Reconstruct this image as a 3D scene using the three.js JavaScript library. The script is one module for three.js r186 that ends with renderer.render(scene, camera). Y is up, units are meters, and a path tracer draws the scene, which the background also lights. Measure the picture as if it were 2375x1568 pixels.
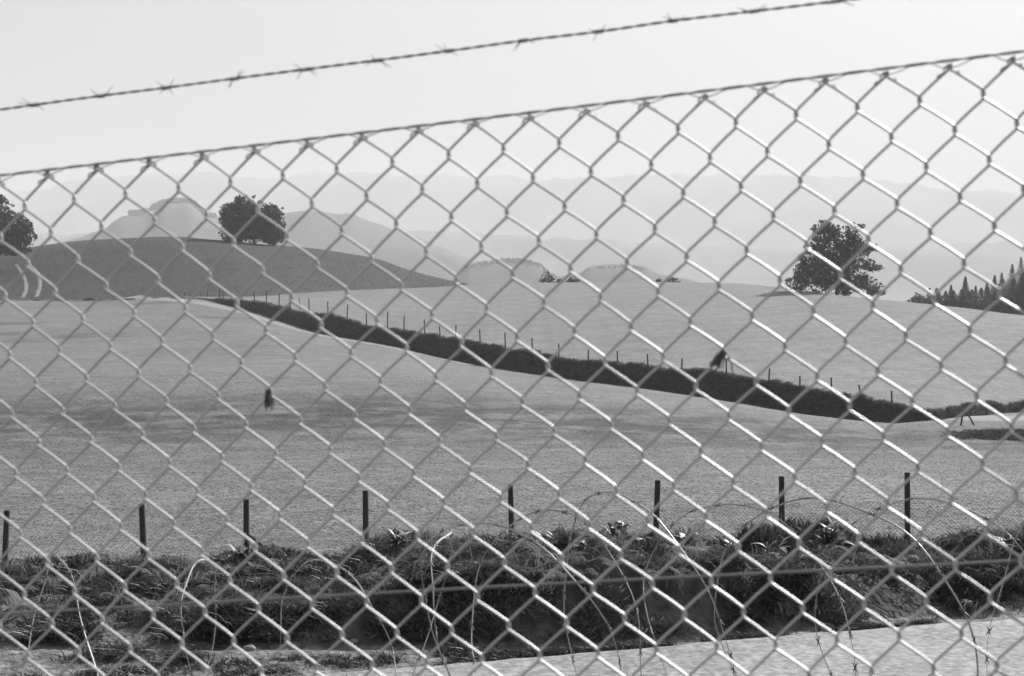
import * as THREE from 'three';
import { mergeGeometries } from 'three/addons/utils/BufferGeometryUtils.js';
import { ImprovedNoise } from 'three/addons/math/ImprovedNoise.js';

// ------------------------------------------------------------------ camera
const scene = new THREE.Scene();
const F = 3297, CX = 1187, CY = 784, HORIZON = 640;      // focal length (50 mm on 36 mm film), image centre and eye-level line, in photo units 2374 x 1568
const PITCH = Math.atan((CY - HORIZON) / F);             // the camera looks slightly down
const EYE = 1.65;                                        // eye height over the ground one stands on; world y = 0 is that ground
const camera = new THREE.PerspectiveCamera(2 * Math.atan(784 / F) * 180 / Math.PI, 2374 / 1568, 0.1, 30000);
camera.position.set(0, EYE, 0);
camera.rotation.x = -PITCH;
camera.focus = 16; camera.userData.fStop = 10.5;
scene.add(camera);

// ------------------------------------------------------------------ sky and sun: bright milky haze, sun ahead and to the right
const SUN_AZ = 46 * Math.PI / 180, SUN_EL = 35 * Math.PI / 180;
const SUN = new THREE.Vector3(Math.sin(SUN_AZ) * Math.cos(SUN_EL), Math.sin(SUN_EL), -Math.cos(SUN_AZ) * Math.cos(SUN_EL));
{
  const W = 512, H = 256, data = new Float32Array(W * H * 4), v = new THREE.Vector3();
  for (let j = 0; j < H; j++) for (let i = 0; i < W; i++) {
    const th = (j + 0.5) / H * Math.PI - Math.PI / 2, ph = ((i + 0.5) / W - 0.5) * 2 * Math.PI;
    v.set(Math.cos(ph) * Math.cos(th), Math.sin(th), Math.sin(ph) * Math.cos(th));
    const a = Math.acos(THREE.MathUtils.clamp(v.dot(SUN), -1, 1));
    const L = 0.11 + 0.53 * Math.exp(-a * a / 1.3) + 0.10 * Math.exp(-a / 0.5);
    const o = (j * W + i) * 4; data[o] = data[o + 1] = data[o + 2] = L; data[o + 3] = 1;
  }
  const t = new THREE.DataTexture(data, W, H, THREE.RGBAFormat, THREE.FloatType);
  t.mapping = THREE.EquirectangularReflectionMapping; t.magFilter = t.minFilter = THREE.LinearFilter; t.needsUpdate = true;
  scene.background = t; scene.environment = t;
}
const sun = new THREE.DirectionalLight(new THREE.Color(1, 1, 1), 5);
sun.position.copy(SUN).multiplyScalar(400); sun.castShadow = true; sun.shadow.radius = 2.5;
Object.assign(sun.shadow.camera, { left: -300, right: 300, top: 300, bottom: -300, near: 1, far: 1200 });
sun.shadow.mapSize.set(4096, 4096);
scene.add(sun, sun.target);
scene.fog = new THREE.FogExp2(0xffffff, 3.0e-4);
const renderer = new THREE.WebGLRenderer({ antialias: true });
renderer.toneMapping = THREE.LinearToneMapping;
renderer.toneMappingExposure = 1.9;
renderer.shadowMap.enabled = true;

// ------------------------------------------------------------------ helpers
function rng(seed) { let a = seed >>> 0; return () => { a = (a + 0x6D2B79F5) | 0; let t = Math.imul(a ^ (a >>> 15), 1 | a); t = (t + Math.imul(t ^ (t >>> 7), 61 | t)) ^ t; return ((t ^ (t >>> 14)) >>> 0) / 4294967296; }; }
const IN = new ImprovedNoise();
const n3 = (x, y, z) => IN.noise(x, y, z);
function fbm(x, y, oct = 4, z = 0.37) { let s = 0, a = 1, t = 0; for (let i = 0; i < oct; i++) { s += a * n3(x, y, z + i * 7.1); t += a; a *= 0.5; x = x * 2.03 + 3.1; y = y * 2.03 - 1.7; } return s / t; }
const sstep = (a, b, x) => { const t = Math.min(1, Math.max(0, (x - a) / (b - a))); return t * t * (3 - 2 * t); };
const lerp = (a, b, t) => a + (b - a) * t;
const clamp = (x, a, b) => Math.min(b, Math.max(a, x));
const V = (x, y, z) => new THREE.Vector3(x, y, z);
const cp = Math.cos(PITCH), sp = Math.sin(PITCH);
// direction of a photo point in the world, scaled to unit forward distance; the point at forward distance d; the height there
function at(px, py, d) { const u = (px - CX) / F, v = (CY - py) / F, y = v * cp - sp, z = -v * sp - cp, k = d / -z; return V(u * k, EYE + y * k, -d); }
const slope = (py) => { const v = (CY - py) / F; return (v * cp - sp) / (v * sp + cp); };
function pchip(xs, ys) {   // monotone cubic interpolation, clamped at both ends
  const n = xs.length, h = [], s = [], m = new Array(n).fill(0);
  for (let i = 0; i < n - 1; i++) { h[i] = xs[i + 1] - xs[i]; s[i] = (ys[i + 1] - ys[i]) / h[i]; }
  for (let i = 1; i < n - 1; i++) if (s[i - 1] * s[i] > 0) { const a = 2 * h[i] + h[i - 1], b = h[i] + 2 * h[i - 1]; m[i] = (a + b) / (a / s[i - 1] + b / s[i]); }
  m[0] = s[0]; m[n - 1] = s[n - 2];
  return (x) => {
    if (x <= xs[0]) return ys[0]; if (x >= xs[n - 1]) return ys[n - 1];
    let i = 0; while (x > xs[i + 1]) i++;
    const t = (x - xs[i]) / h[i], t2 = t * t, t3 = t2 * t;
    return ys[i] * (2 * t3 - 3 * t2 + 1) + h[i] * m[i] * (t3 - 2 * t2 + t) + ys[i + 1] * (-2 * t3 + 3 * t2) + h[i] * m[i + 1] * (t3 - t2);
  };
}
const taken = {};
function numbered(name) { const k = taken[name] = (taken[name] ?? -1) + 1; return k ? `${name}_${String(k).padStart(3, '0')}` : name; }
function tag(o, label, category, group) { o.userData.label = label; o.userData.category = category; if (group) o.userData.group = group; return o; }
function thing(name, label, category, p = V(0, 0, 0), group) { const g = new THREE.Group(); g.name = numbered(name); g.position.copy(p); scene.add(g); return tag(g, label, category, group); }
function part(name, geo, mat, parent) { const m = new THREE.Mesh(geo, mat); m.name = name; parent.add(m); return m; }
function struct(name, geo, mat, kind = 'structure') { const m = new THREE.Mesh(geo, mat); m.name = numbered(name); m.userData.kind = kind; scene.add(m); return m; }
// tube along points with parallel-transported frames; rad may be a function of 0..1
function tube(pts, rad, sides = 6, caps = true) {
  const n = pts.length, pos = [], nor = [], uv = [], idx = [];
  const T = pts.map((p, i) => V().subVectors(pts[Math.min(n - 1, i + 1)], pts[Math.max(0, i - 1)]).normalize());
  let N = Math.abs(T[0].y) < 0.9 ? V(0, 1, 0) : V(1, 0, 0);
  let len = 0;
  for (let i = 0; i < n; i++) {
    N = N.clone().addScaledVector(T[i], -N.dot(T[i])).normalize();
    const B = V().crossVectors(T[i], N), r = typeof rad === 'function' ? rad(i / (n - 1)) : rad;
    if (i) len += pts[i].distanceTo(pts[i - 1]);
    for (let k = 0; k <= sides; k++) {
      const a = k / sides * Math.PI * 2, c = Math.cos(a), s = Math.sin(a);
      const d = V().addScaledVector(N, c).addScaledVector(B, s);
      pos.push(pts[i].x + d.x * r, pts[i].y + d.y * r, pts[i].z + d.z * r); nor.push(d.x, d.y, d.z); uv.push(k / sides, len);
    }
  }
  const q = sides + 1;
  for (let i = 0; i < n - 1; i++) for (let k = 0; k < sides; k++) { const a = i * q + k, b = a + q; idx.push(a, a + 1, b, b, a + 1, b + 1); }
  if (caps) for (const [i, sg] of [[0, -1], [n - 1, 1]]) {
    const c = pos.length / 3; pos.push(pts[i].x, pts[i].y, pts[i].z); nor.push(T[i].x * sg, T[i].y * sg, T[i].z * sg); uv.push(0.5, 0);
    for (let k = 0; k < sides; k++) { const a = i * q + k; sg > 0 ? idx.push(a, a + 1, c) : idx.push(a + 1, a, c); }
  }
  const g = new THREE.BufferGeometry();
  g.setAttribute('position', new THREE.Float32BufferAttribute(pos, 3)); g.setAttribute('normal', new THREE.Float32BufferAttribute(nor, 3)); g.setAttribute('uv', new THREE.Float32BufferAttribute(uv, 2)); g.setIndex(idx);
  return g;
}
// tileable grey noise: fn(u, v) -> 0..1 sampled on a torus-free blend
function noiseTex(size, seed, fn, repeat, srgb = true) {
  const d = new Uint8Array(size * size * 4);
  for (let j = 0; j < size; j++) for (let i = 0; i < size; i++) {
    const u = i / size, v = j / size, wu = sstep(0.8, 1, u), wv = sstep(0.8, 1, v);   // cross-fade the last fifth into the repeat
    const a = lerp(lerp(fn(u, v, seed), fn(u - 1, v, seed), wu), lerp(fn(u, v - 1, seed), fn(u - 1, v - 1, seed), wu), wv);
    const o = (j * size + i) * 4, c = clamp(a, 0, 1) * 255; d[o] = d[o + 1] = d[o + 2] = c; d[o + 3] = 255;
  }
  const t = new THREE.DataTexture(d, size, size); t.wrapS = t.wrapT = THREE.RepeatWrapping; t.magFilter = THREE.LinearFilter; t.minFilter = THREE.LinearMipmapLinearFilter; t.generateMipmaps = true;
  if (srgb) t.colorSpace = THREE.SRGBColorSpace; t.repeat.set(repeat, repeat); t.needsUpdate = true; return t;
}
const grey = (v) => new THREE.Color().setRGB(v, v, v);
function mat(v, rough = 0.9, extra = {}) { return new THREE.MeshStandardMaterial({ color: grey(v), roughness: rough, side: THREE.DoubleSide, ...extra }); }

// ------------------------------------------------------------------ materials (a black-and-white place: greys only)
const turfFn = (u, v, s) => 0.80 + 0.34 * fbm(u * 26, v * 42, 4, s) + 0.16 * fbm(u * 6, v * 9, 2, s + 5);
const turfTex = noiseTex(1024, 1.3, turfFn, 1 / 9);
const turfBump = noiseTex(1024, 4.7, (u, v, s) => 0.5 + 0.9 * fbm(u * 40, v * 60, 4, s), 1 / 9, false);
const dirtTex = noiseTex(1024, 8.1, (u, v, s) => 0.72 + 0.55 * fbm(u * 18, v * 18, 5, s), 1 / 2.2);
const dirtBump = noiseTex(1024, 2.9, (u, v, s) => 0.5 + 0.9 * fbm(u * 36, v * 36, 5, s), 1 / 2.2, false);
const roadTex = noiseTex(1024, 6.6, (u, v, s) => 0.84 + 0.42 * fbm(u * 60, v * 60, 4, s) + 0.16 * fbm(u * 5, v * 5, 3, s + 3), 1 / 3);
const woodTex = noiseTex(512, 3.3, (u, v, s) => 0.75 + 0.5 * fbm(u * 14, v * 2.2, 4, s), 1);
const M = {
  field: mat(1, 0.95, { vertexColors: true, map: turfTex, bumpMap: turfBump, bumpScale: 0.06 }),
  bank: mat(1, 0.95, { vertexColors: true, map: dirtTex, bumpMap: dirtBump, bumpScale: 0.03 }),
  road: mat(0.26, 0.9, { map: roadTex, bumpMap: roadTex, bumpScale: 0.004 }),
  track: mat(0.25, 0.95, { map: roadTex, bumpMap: dirtBump, bumpScale: 0.02 }),
  hill: mat(0.08, 1, { map: turfTex }),
  wire: mat(0.50, 0.5, { metalness: 0.75 }),
  rust: mat(0.16, 0.6),
  tape: mat(0.34, 0.45, { metalness: 0.3 }),
  barb: mat(0.12, 0.6),
  post: mat(0.06, 0.9, { map: woodTex, bumpMap: woodTex, bumpScale: 0.006 }),
  steel: mat(0.4, 0.55),
  bark: mat(0.05, 0.95, { map: woodTex }),
  straw: mat(0.10, 0.95),
  stone: mat(0.32, 0.9, { map: dirtTex }),
  leaf: new THREE.MeshPhysicalMaterial({ color: grey(0.055), roughness: 0.85, side: THREE.DoubleSide, transmission: 0.25, thickness: 0 }),
  leafPale: new THREE.MeshPhysicalMaterial({ color: grey(0.085), roughness: 0.8, side: THREE.DoubleSide, transmission: 0.3, thickness: 0 }),
  needle: mat(0.035, 0.95),
  grass: new THREE.MeshPhysicalMaterial({ color: grey(1), roughness: 0.8, side: THREE.DoubleSide, transmission: 0.35, thickness: 0 }),
  weed: new THREE.MeshPhysicalMaterial({ color: grey(0.10), roughness: 0.5, side: THREE.DoubleSide, transmission: 0.3, thickness: 0 }),
  weedPale: new THREE.MeshPhysicalMaterial({ color: grey(0.42), roughness: 0.6, side: THREE.DoubleSide, transmission: 0.25, thickness: 0 }),
};

// ------------------------------------------------------------------ terrain
// far terrain: break lines of the ground given per viewing column: [column, dist, line] triples from the photograph, turned into heights
function lineOf(rows) { const xs = rows.map((r) => r[0]); return { d: pchip(xs, rows.map((r) => r[1])), h: pchip(xs, rows.map((r) => EYE + r[1] * slope(r[2]))) }; }
const L26 = lineOf([[-2000, 26, 1375], [0, 26, 1375], [1187, 26, 1340], [2374, 26, 1305], [4500, 26, 1300]]);
const L42 = lineOf([[-2000, 42, 1140], [0, 42, 1140], [1187, 42, 1128], [2374, 42, 1140], [4500, 42, 1150]]);
const L60 = lineOf([[-2000, 60, 1010], [0, 60, 1012], [700, 60, 1018], [1187, 60, 1028], [1900, 60, 1050], [2374, 60, 1068], [4500, 60, 1090]]);
// foot of the embankment, its top, foot of the knoll / crest of the upper field, top of the knoll
const K1 = lineOf([[-2000, 240, 700], [0, 225, 697], [250, 218, 697], [440, 214, 692], [560, 196, 716], [740, 165, 771], [900, 155, 801], [1100, 143, 845], [1300, 131, 876], [1500, 123, 901], [1700, 117, 931], [1900, 111, 965], [2068, 106, 990], [2150, 104.5, 984], [2250, 109, 967], [2374, 115, 955], [4500, 130, 900]]);
const K2 = lineOf([[-2000, 241, 699.5], [0, 226, 696], [250, 219, 696], [440, 215, 690], [560, 198, 699], [740, 167.2, 733], [900, 157.2, 764], [1100, 145.2, 798], [1300, 133.2, 831], [1500, 125.2, 854], [1700, 119, 877], [1900, 113, 907], [2068, 108, 943], [2150, 106, 959], [2250, 110.2, 949], [2374, 116.2, 941], [4500, 131, 885]]);
const K3 = lineOf([[-2000, 243, 699], [0, 228, 695], [250, 221, 695], [440, 218, 688], [560, 214, 688], [740, 226, 677], [900, 238, 670], [1000, 245, 666], [1100, 250, 660], [1300, 255, 655], [1500, 250, 654], [1700, 240, 657], [1815, 225, 668], [1950, 205, 685], [2100, 195, 700], [2250, 187, 716], [2374, 180, 731], [4500, 165, 850]]);
const K4 = lineOf([[-2000, 295, 640], [-400, 288, 600], [0, 286, 585], [90, 285, 571], [200, 285, 557], [300, 285, 552], [400, 285, 549], [500, 285, 556], [600, 285, 566], [700, 284, 573], [800, 282, 587], [880, 280, 602], [930, 278, 620], [1000, 275, 641], [1100, 268, 661], [1200, 280, 668], [1500, 290, 676], [1815, 265, 700], [2374, 225, 775], [4500, 210, 900]]);
const ragged = (px) => 0.9 * fbm(px * 0.011, 3.3, 4, 1.2) + 0.35 * n3(px * 0.09, 1.5, 2.5);
const fold = (x, d) => 0.7 * Math.exp(-(((d - 86 - 6 * n3(x * 0.02, 1, 1)) / 15) ** 2));
const fieldNoise = (x, d) => 0.10 * fbm(x * 0.09, d * 0.09, 3) + 0.05 * fbm(x * 0.5, d * 0.7, 3, 2.2);
// heights along one column u = x / d beyond 26 m, as a list of knots per zone
function column(u) {
  const px = CX + u * F, k2s = K1.d(px) + (K2.d(px) - K1.d(px)) * 0.5, h2s = K2.h(px), rag = ragged(px) * sstep(500, 700, px), k1 = K1.d(px) + 0.5 * rag, k2 = K1.d(px) + (K2.d(px) - K1.d(px)) * 0.5 + 0.3 * ragged(px + 900), k3 = K3.d(px), k4 = K4.d(px), h1 = K1.h(px), h2 = K2.h(px) + 0.95 * ragged(px * 1.3 + 400) * sstep(500, 700, px), h3 = K3.h(px), h4 = K4.h(px), h60 = L60.h(px);
  const dip = sstep(1500, 300, px);
  return {
    px, k1, k2, k3, k4, h1, h2, h3, h4, lip: h2 - h2s,
    field: pchip([26, 42, 60, lerp(60, K1.d(px), 0.35), lerp(60, K1.d(px), 0.7), K1.d(px)], [L26.h(px), L42.h(px), h60, lerp(h60, h1, 0.35 - 0.36 * dip), lerp(h60, h1, 0.7 - 0.22 * dip), h1]),
    upper: pchip([k2s, lerp(k2s, k3, 0.5), lerp(k2s, k3, 0.85), k3], [h2s, lerp(h2s, h3, 0.53), lerp(h2s, h3, 0.9), h3]),
    knoll: pchip([k3, lerp(k3, k4, 0.25), lerp(k3, k4, 0.6), lerp(k3, k4, 0.85), k4], [h3, lerp(h3, h4, 0.23), lerp(h3, h4, 0.66), lerp(h3, h4, 0.93), h4]),
    valley: pchip([k4, k4 + 30, k4 + 90, 700, 1500, 12000], [h4, h4 - 1.5, h4 - 10, EYE - 46, EYE - 62, EYE - 66]),
  };
}
function farHeight(x, d, c = column(x / d)) {
  if (d <= c.k1) return c.field(d) + fold(x, d) * sstep(c.k1, c.k1 - 12, d) + fieldNoise(x, d) * sstep(24, 32, d);
  if (d <= c.k2) return lerp(c.h1, c.h2, clamp((d - c.k1) / (c.k2 - c.k1), 0, 1)) + fieldNoise(x, d);
  if (d <= c.k3) return c.upper(d) + c.lip * Math.exp(-(d - c.k2) / 0.9) + fieldNoise(x, d) * 0.8;
  if (d <= c.k4) return c.knoll(d) + fieldNoise(x, d) * 1.2;
  return c.valley(d);
}
// near ground: embankment one stands on, road, rough earth bank, fall to the field fence
const roadEdge = (x) => 9.25 + (x + 1.5) * 0.3;
const crestLine = pchip([-1500, 0, 150, 300, 400, 480, 570, 650, 700, 800, 850, 920, 1000, 1100, 1200, 1300, 1700, 1800, 1900, 2050, 2150, 2250, 2374, 3800], [1330, 1320, 1306, 1316, 1320, 1293, 1282, 1292, 1304, 1288, 1264, 1248, 1254, 1268, 1254, 1246, 1254, 1246, 1234, 1264, 1268, 1250, 1244, 1240]);
const faceLine = pchip([-1500, 0, 450, 570, 700, 850, 1000, 1200, 1800, 2000, 2200, 2374, 3800], [1425, 1420, 1412, 1380, 1392, 1366, 1338, 1316, 1314, 1324, 1338, 1336, 1335]);
const DC = 12.8;
function nearHeight(x, d, rough = true) {
  const re = roadEdge(x), db = Math.max(10.25, re + 0.4), px = CX + x / DC * F;
  const flat = EYE - 2.63, crest = EYE + DC * slope(crestLine(px)), df = db + 0.28, face = EYE + df * slope(faceLine(CX + x / df * F));
  let h;
  if (d < 2.6) h = 0;
  else if (d < 5.6) h = lerp(0, EYE - 1.92, (d - 2.6) / 3);
  else if (d < re - 1.4 || d < 8) h = lerp(EYE - 1.92, flat, sstep(5.6, Math.min(8, re - 1.4), d));
  else if (d < db) h = flat - 0.05 * Math.exp(-(((d - db + 0.15) / 0.16) ** 2));
  else if (d < df) h = lerp(flat, face, sstep(db - 0.03, df + 0.03, d));
  else if (d < DC) h = lerp(face, crest, sstep(df, DC, d) * 0.5 + (d - df) / (DC - df) * 0.5);
  else { const e = L26.h(CX + x / 26 * F); h = d < 26 ? pchip([DC, 13.6, 16, 19, 23, 26], [crest, crest - 0.12, lerp(crest, e, 0.42), lerp(crest, e, 0.8), lerp(crest, e, 0.97), e])(d) : e; }
  if (rough) {
    const a = sstep(db - 0.05, db + 0.3, d) * sstep(19, 13, d), b = sstep(re, re + 0.3, d) * sstep(20, 14, d);
    h += a * (0.13 * fbm(x * 1.1, d * 1.5, 3, 1.7) + 0.26 * Math.abs(fbm(x * 2.0 + 9, d * 2.4, 3, 5.2)) - 0.085 + 0.05 * fbm(x * 8, d * 8, 3, 0.9)) + b * (0.03 * fbm(x * 3.2, d * 5, 3, 6.1) + 0.012 * fbm(x * 14, d * 14, 2, 3.3));
  }
  return h;
}
const ground = (x, d) => d < 26 ? nearHeight(x, d) : farHeight(x, d);
function depthAt(px, py, lo, hi) { let best = lo, e = 1e9; for (let d = lo; d <= hi; d += 0.1) { const q = at(px, py, d), k = Math.abs(q.y - ground(q.x, d)) / d; if (k < e) { e = k; best = d; } } return best; }   // where the line of sight meets the ground
function grid(nc, nr, fn, colour) {   // fn(i, j) -> [x, y, d]; colour(x, y, d) -> grey
  const pos = [], uv = [], col = [], idx = [];
  for (let j = 0; j <= nr; j++) for (let i = 0; i <= nc; i++) { const [x, y, d] = fn(i / nc, j / nr); pos.push(x, y, -d); uv.push(x, d); const c = colour ? colour(x, y, d) : 1; col.push(c, c, c); }
  for (let j = 0; j < nr; j++) for (let i = 0; i < nc; i++) { const a = j * (nc + 1) + i, b = a + nc + 1; idx.push(a, a + 1, b + 1, a, b + 1, b); }
  const g = new THREE.BufferGeometry();
  g.setAttribute('position', new THREE.Float32BufferAttribute(pos, 3)); g.setAttribute('uv', new THREE.Float32BufferAttribute(uv, 2)); g.setAttribute('color', new THREE.Float32BufferAttribute(col, 3)); g.setIndex(idx); g.computeVertexNormals();
  return g;
}
// colour of the turf: mown pale grass with patches of darker, longer growth (matter, mottled and streaked)
function fieldColour(x, y, d) {
  let c = 0.166 * (1 + 0.16 * fbm((x * 0.25 + d * 0.9) * 0.9, (x * 0.9 - d * 0.25) * 0.06, 3, 2.7) + 0.22 * fbm(x * 0.05, d * 0.09, 3, 4.4) + 0.22 * fbm(x * 0.35, d * 0.9, 3, 8.8));
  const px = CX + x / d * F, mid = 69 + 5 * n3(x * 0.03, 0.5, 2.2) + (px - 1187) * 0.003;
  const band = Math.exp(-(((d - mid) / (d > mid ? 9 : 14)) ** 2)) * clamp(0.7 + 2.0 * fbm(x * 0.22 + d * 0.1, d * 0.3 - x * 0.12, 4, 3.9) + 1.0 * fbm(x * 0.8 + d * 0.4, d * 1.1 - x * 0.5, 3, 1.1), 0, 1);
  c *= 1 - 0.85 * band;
  const weeds = sstep(0.12, 0.32, fbm(x * 0.06 + 4, d * 0.12, 3, 9.4)) * sstep(120, 150, d) * sstep(900, 500, px);
  return c * (1 - 0.5 * weeds);
}
const bankColour = (x, y, d) => { const re = roadEdge(x), db = Math.max(10.25, re + 0.4);
  const sand = sstep(db + 0.2, db - 0.1, d + 0.25 * fbm(x * 1.4, d * 2.5, 3, 7)), dry = sstep(-0.1, 0.25, fbm(x * 1.7, d * 2.2, 4, 2.6));
  return lerp(lerp(0.035, 0.15, dry), 0.20 * (1 + 0.7 * fbm(x * 3, d * 6, 3, 5)), sand); };
{
  const NC = 800, uu = (s) => { const t = 2 * s - 1, a = Math.abs(t); return Math.sign(t) * (a < 0.8 ? a / 0.8 * 0.46 : lerp(0.46, 1.25, (a - 0.8) / 0.2)); }, cols = [];   // columns dense ahead, sparse at the sides
  for (let i = 0; i <= NC; i++) cols.push(column(uu(i / NC)));
  const C = (s) => cols[Math.round(s * NC)];
  const rows = (lo, hi, pw) => (s, t) => { const c = C(s), a = lo(c), b = hi(c), d = pw ? a * (b / a) ** t : lerp(a, b, t); return [uu(s) * d, d, c]; };
  const make = (name, nr, lo, hi, pw, f, colour, m = M.field) => { const r = rows(lo, hi, pw); return struct(name, grid(NC, nr, (s, t) => { const [x, d, c] = r(s, t); return [x, f(x, d, c), d]; }, colour), m); };
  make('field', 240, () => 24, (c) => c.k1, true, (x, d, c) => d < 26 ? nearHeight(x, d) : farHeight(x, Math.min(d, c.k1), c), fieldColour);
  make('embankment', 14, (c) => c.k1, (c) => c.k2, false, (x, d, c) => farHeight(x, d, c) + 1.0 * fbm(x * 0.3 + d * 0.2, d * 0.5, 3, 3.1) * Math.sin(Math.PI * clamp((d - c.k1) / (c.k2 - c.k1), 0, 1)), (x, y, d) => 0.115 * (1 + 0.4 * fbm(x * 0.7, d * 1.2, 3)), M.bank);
  make('upper_field', 110, (c) => c.k2, (c) => c.k3, false, (x, d, c) => farHeight(x, d, c), (x, y, d) => 0.185 * (1 + 0.14 * fbm((x * 0.1 + d) * 0.5, x * 0.04, 3, 2.7) + 0.18 * fbm(x * 0.05, d * 0.05, 3, 1.4) + 0.16 * fbm(x * 0.3, d * 0.3, 3, 7.8)));
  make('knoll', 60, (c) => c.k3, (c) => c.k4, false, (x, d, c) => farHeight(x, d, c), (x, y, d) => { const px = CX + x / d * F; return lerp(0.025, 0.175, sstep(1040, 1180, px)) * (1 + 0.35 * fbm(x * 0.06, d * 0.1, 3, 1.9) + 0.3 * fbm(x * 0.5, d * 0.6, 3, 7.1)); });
  make('valley', 70, (c) => c.k4, () => 12000, true, (x, d, c) => farHeight(x, d, c), (x, y, d) => lerp(0.07, 0.26, sstep(-0.15, 0.2, fbm(x * 0.004, d * 0.003, 3, 6.6))));
  // ground one stands on, road bed and far side of the bank, sunk a little under the detailed bank
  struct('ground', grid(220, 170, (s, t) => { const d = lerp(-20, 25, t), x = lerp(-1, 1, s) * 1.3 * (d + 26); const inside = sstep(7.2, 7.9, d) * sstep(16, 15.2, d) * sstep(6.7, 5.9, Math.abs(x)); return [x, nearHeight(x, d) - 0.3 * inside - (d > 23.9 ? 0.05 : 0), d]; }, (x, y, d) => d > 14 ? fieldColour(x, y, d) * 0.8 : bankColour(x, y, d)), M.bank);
  struct('earth_bank', grid(400, 260, (s, t) => { const d = lerp(7.2, 15.9, t ** 0.9), x = lerp(-6.7, 6.7, s); return [x, nearHeight(x, d), d]; }, bankColour), M.bank);
  // pale road along the foot of the bank
  struct('road', grid(240, 30, (s, t) => { const x = lerp(-14, 14, s), re = roadEdge(x) + 0.10 * fbm(x * 1.3, 4.2, 3) + 0.03 * fbm(x * 6, 1.2, 2), d = lerp(re - 3.4, re, t); return [x, Math.max(nearHeight(x, d, false), EYE - 2.63) + 0.022 - 0.03 * sstep(0.97, 1, t) + 0.006 * fbm(x * 2, d * 2, 2), d]; }), M.road);
  // field track along the foot of the embankment, its bend at the knoll, and the strip on the far right
  const strip = (pts, w0, w1, name) => {
    const cu = new THREE.CatmullRomCurve3(pts.map(([px, py, d]) => { const p = at(px, py, d); p.y = 0; return p; })), n = 120;
    struct(name, grid(n, 6, (s, t) => { const p = cu.getPoint(s), T = cu.getTangent(s), w = lerp(w0, w1, s) * (1 + 0.3 * n3(s * 14, t * 0.2, 3)), o = (t - 0.5) * w, x = p.x - T.z * o, d = -(p.z + T.x * o); return [x, ground(x, d) + 0.05 - 0.04 * Math.abs(t - 0.5) * 2, d]; }), M.track);
  };
  strip([[300, 697, 222], [440, 700, 206], [560, 732, 187], [740, 784, 158], [900, 812, 150], [1100, 852, 139]], 3.6, 1.6, 'track');
  strip([[1960, 990], [2100, 992], [2200, 984], [2290, 974], [2374, 966]].map(([a, b]) => [a, b, depthAt(a, b, 85, 118)]), 1.2, 4.5, 'track');
  strip([[62, 612, 262], [88, 632, 250], [92, 655, 240], [84, 690, 229]], 0.5, 0.7, 'track');
  strip([[36, 615, 262], [56, 640, 248], [60, 662, 238], [52, 692, 229]], 0.5, 0.7, 'track');
}

// ------------------------------------------------------------------ far hills behind the valley, each a ridge with a front and a back slope
function ridge(name, d, pts, depth, foot, seed, rough, tone) {
  const line = pchip(pts.map((p) => p[0]), pts.map((p) => p[1])), x0 = pts[0][0], x1 = pts[pts.length - 1][0];
  return struct(name, grid(300, 26, (s, t) => {
    const px = lerp(x0, x1, s), dd = d + (t - 0.6) * depth, x = (px - CX) / F * d, k = t < 0.6 ? sstep(0, 0.62, t) : sstep(1.05, 0.58, t), top = EYE + d * slope(line(px)) + rough * fbm(px * 0.02, seed, 4, seed) * k ** 6;
    return [x * (dd / d), lerp(foot, top, k) + rough * 0.7 * fbm(x * 0.004, dd * 0.004, 3, seed + 2) * k * (1 - k) * 4, dd];
  }, (x, y, dd) => tone(x, dd)), M.hillv);
}
M.hillv = mat(1, 1, { vertexColors: true });
const woods = (a, b, sc, seed) => (x, d) => lerp(a, b, sstep(-0.05, 0.12, fbm(x * sc, d * sc, 3, seed)));
ridge('hill', 2050, [[-900, 600], [-300, 590], [85, 572], [240, 528], [290, 500], [345, 494], [385, 470], [438, 468], [470, 496], [520, 506], [590, 500], [660, 492], [700, 488], [807, 494], [851, 509], [916, 532], [1000, 562], [1072, 594], [1180, 640], [1300, 700]], 900, EYE - 64, 1.2, 5, woods(0.035, 0.07, 0.004, 3));
ridge('hill', 1700, [[960, 690], [1060, 640], [1090, 612], [1180, 598], [1240, 606], [1290, 640], [1340, 632], [1370, 615], [1430, 610], [1490, 616], [1530, 634], [1600, 648], [1720, 690]], 380, EYE - 60, 5.2, 2, woods(0.035, 0.06, 0.01, 8));
ridge('hill', 3600, [[-1200, 560], [0, 545], [400, 535], [900, 530], [1187, 545], [1500, 560], [1900, 575], [2374, 560], [3600, 530]], 1500, EYE - 66, 3.3, 14, woods(0.04, 0.1, 0.003, 1));
ridge('hill', 6200, [[-1500, 430], [0, 452], [110, 432], [250, 408], [420, 400], [480, 396], [580, 412], [850, 400], [1100, 408], [1300, 416], [1500, 405], [1850, 404], [2043, 418], [2145, 434], [2374, 444], [3600, 470]], 2600, EYE - 66, 9.3, 40, woods(0.05, 0.15, 0.002, 4));

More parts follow.
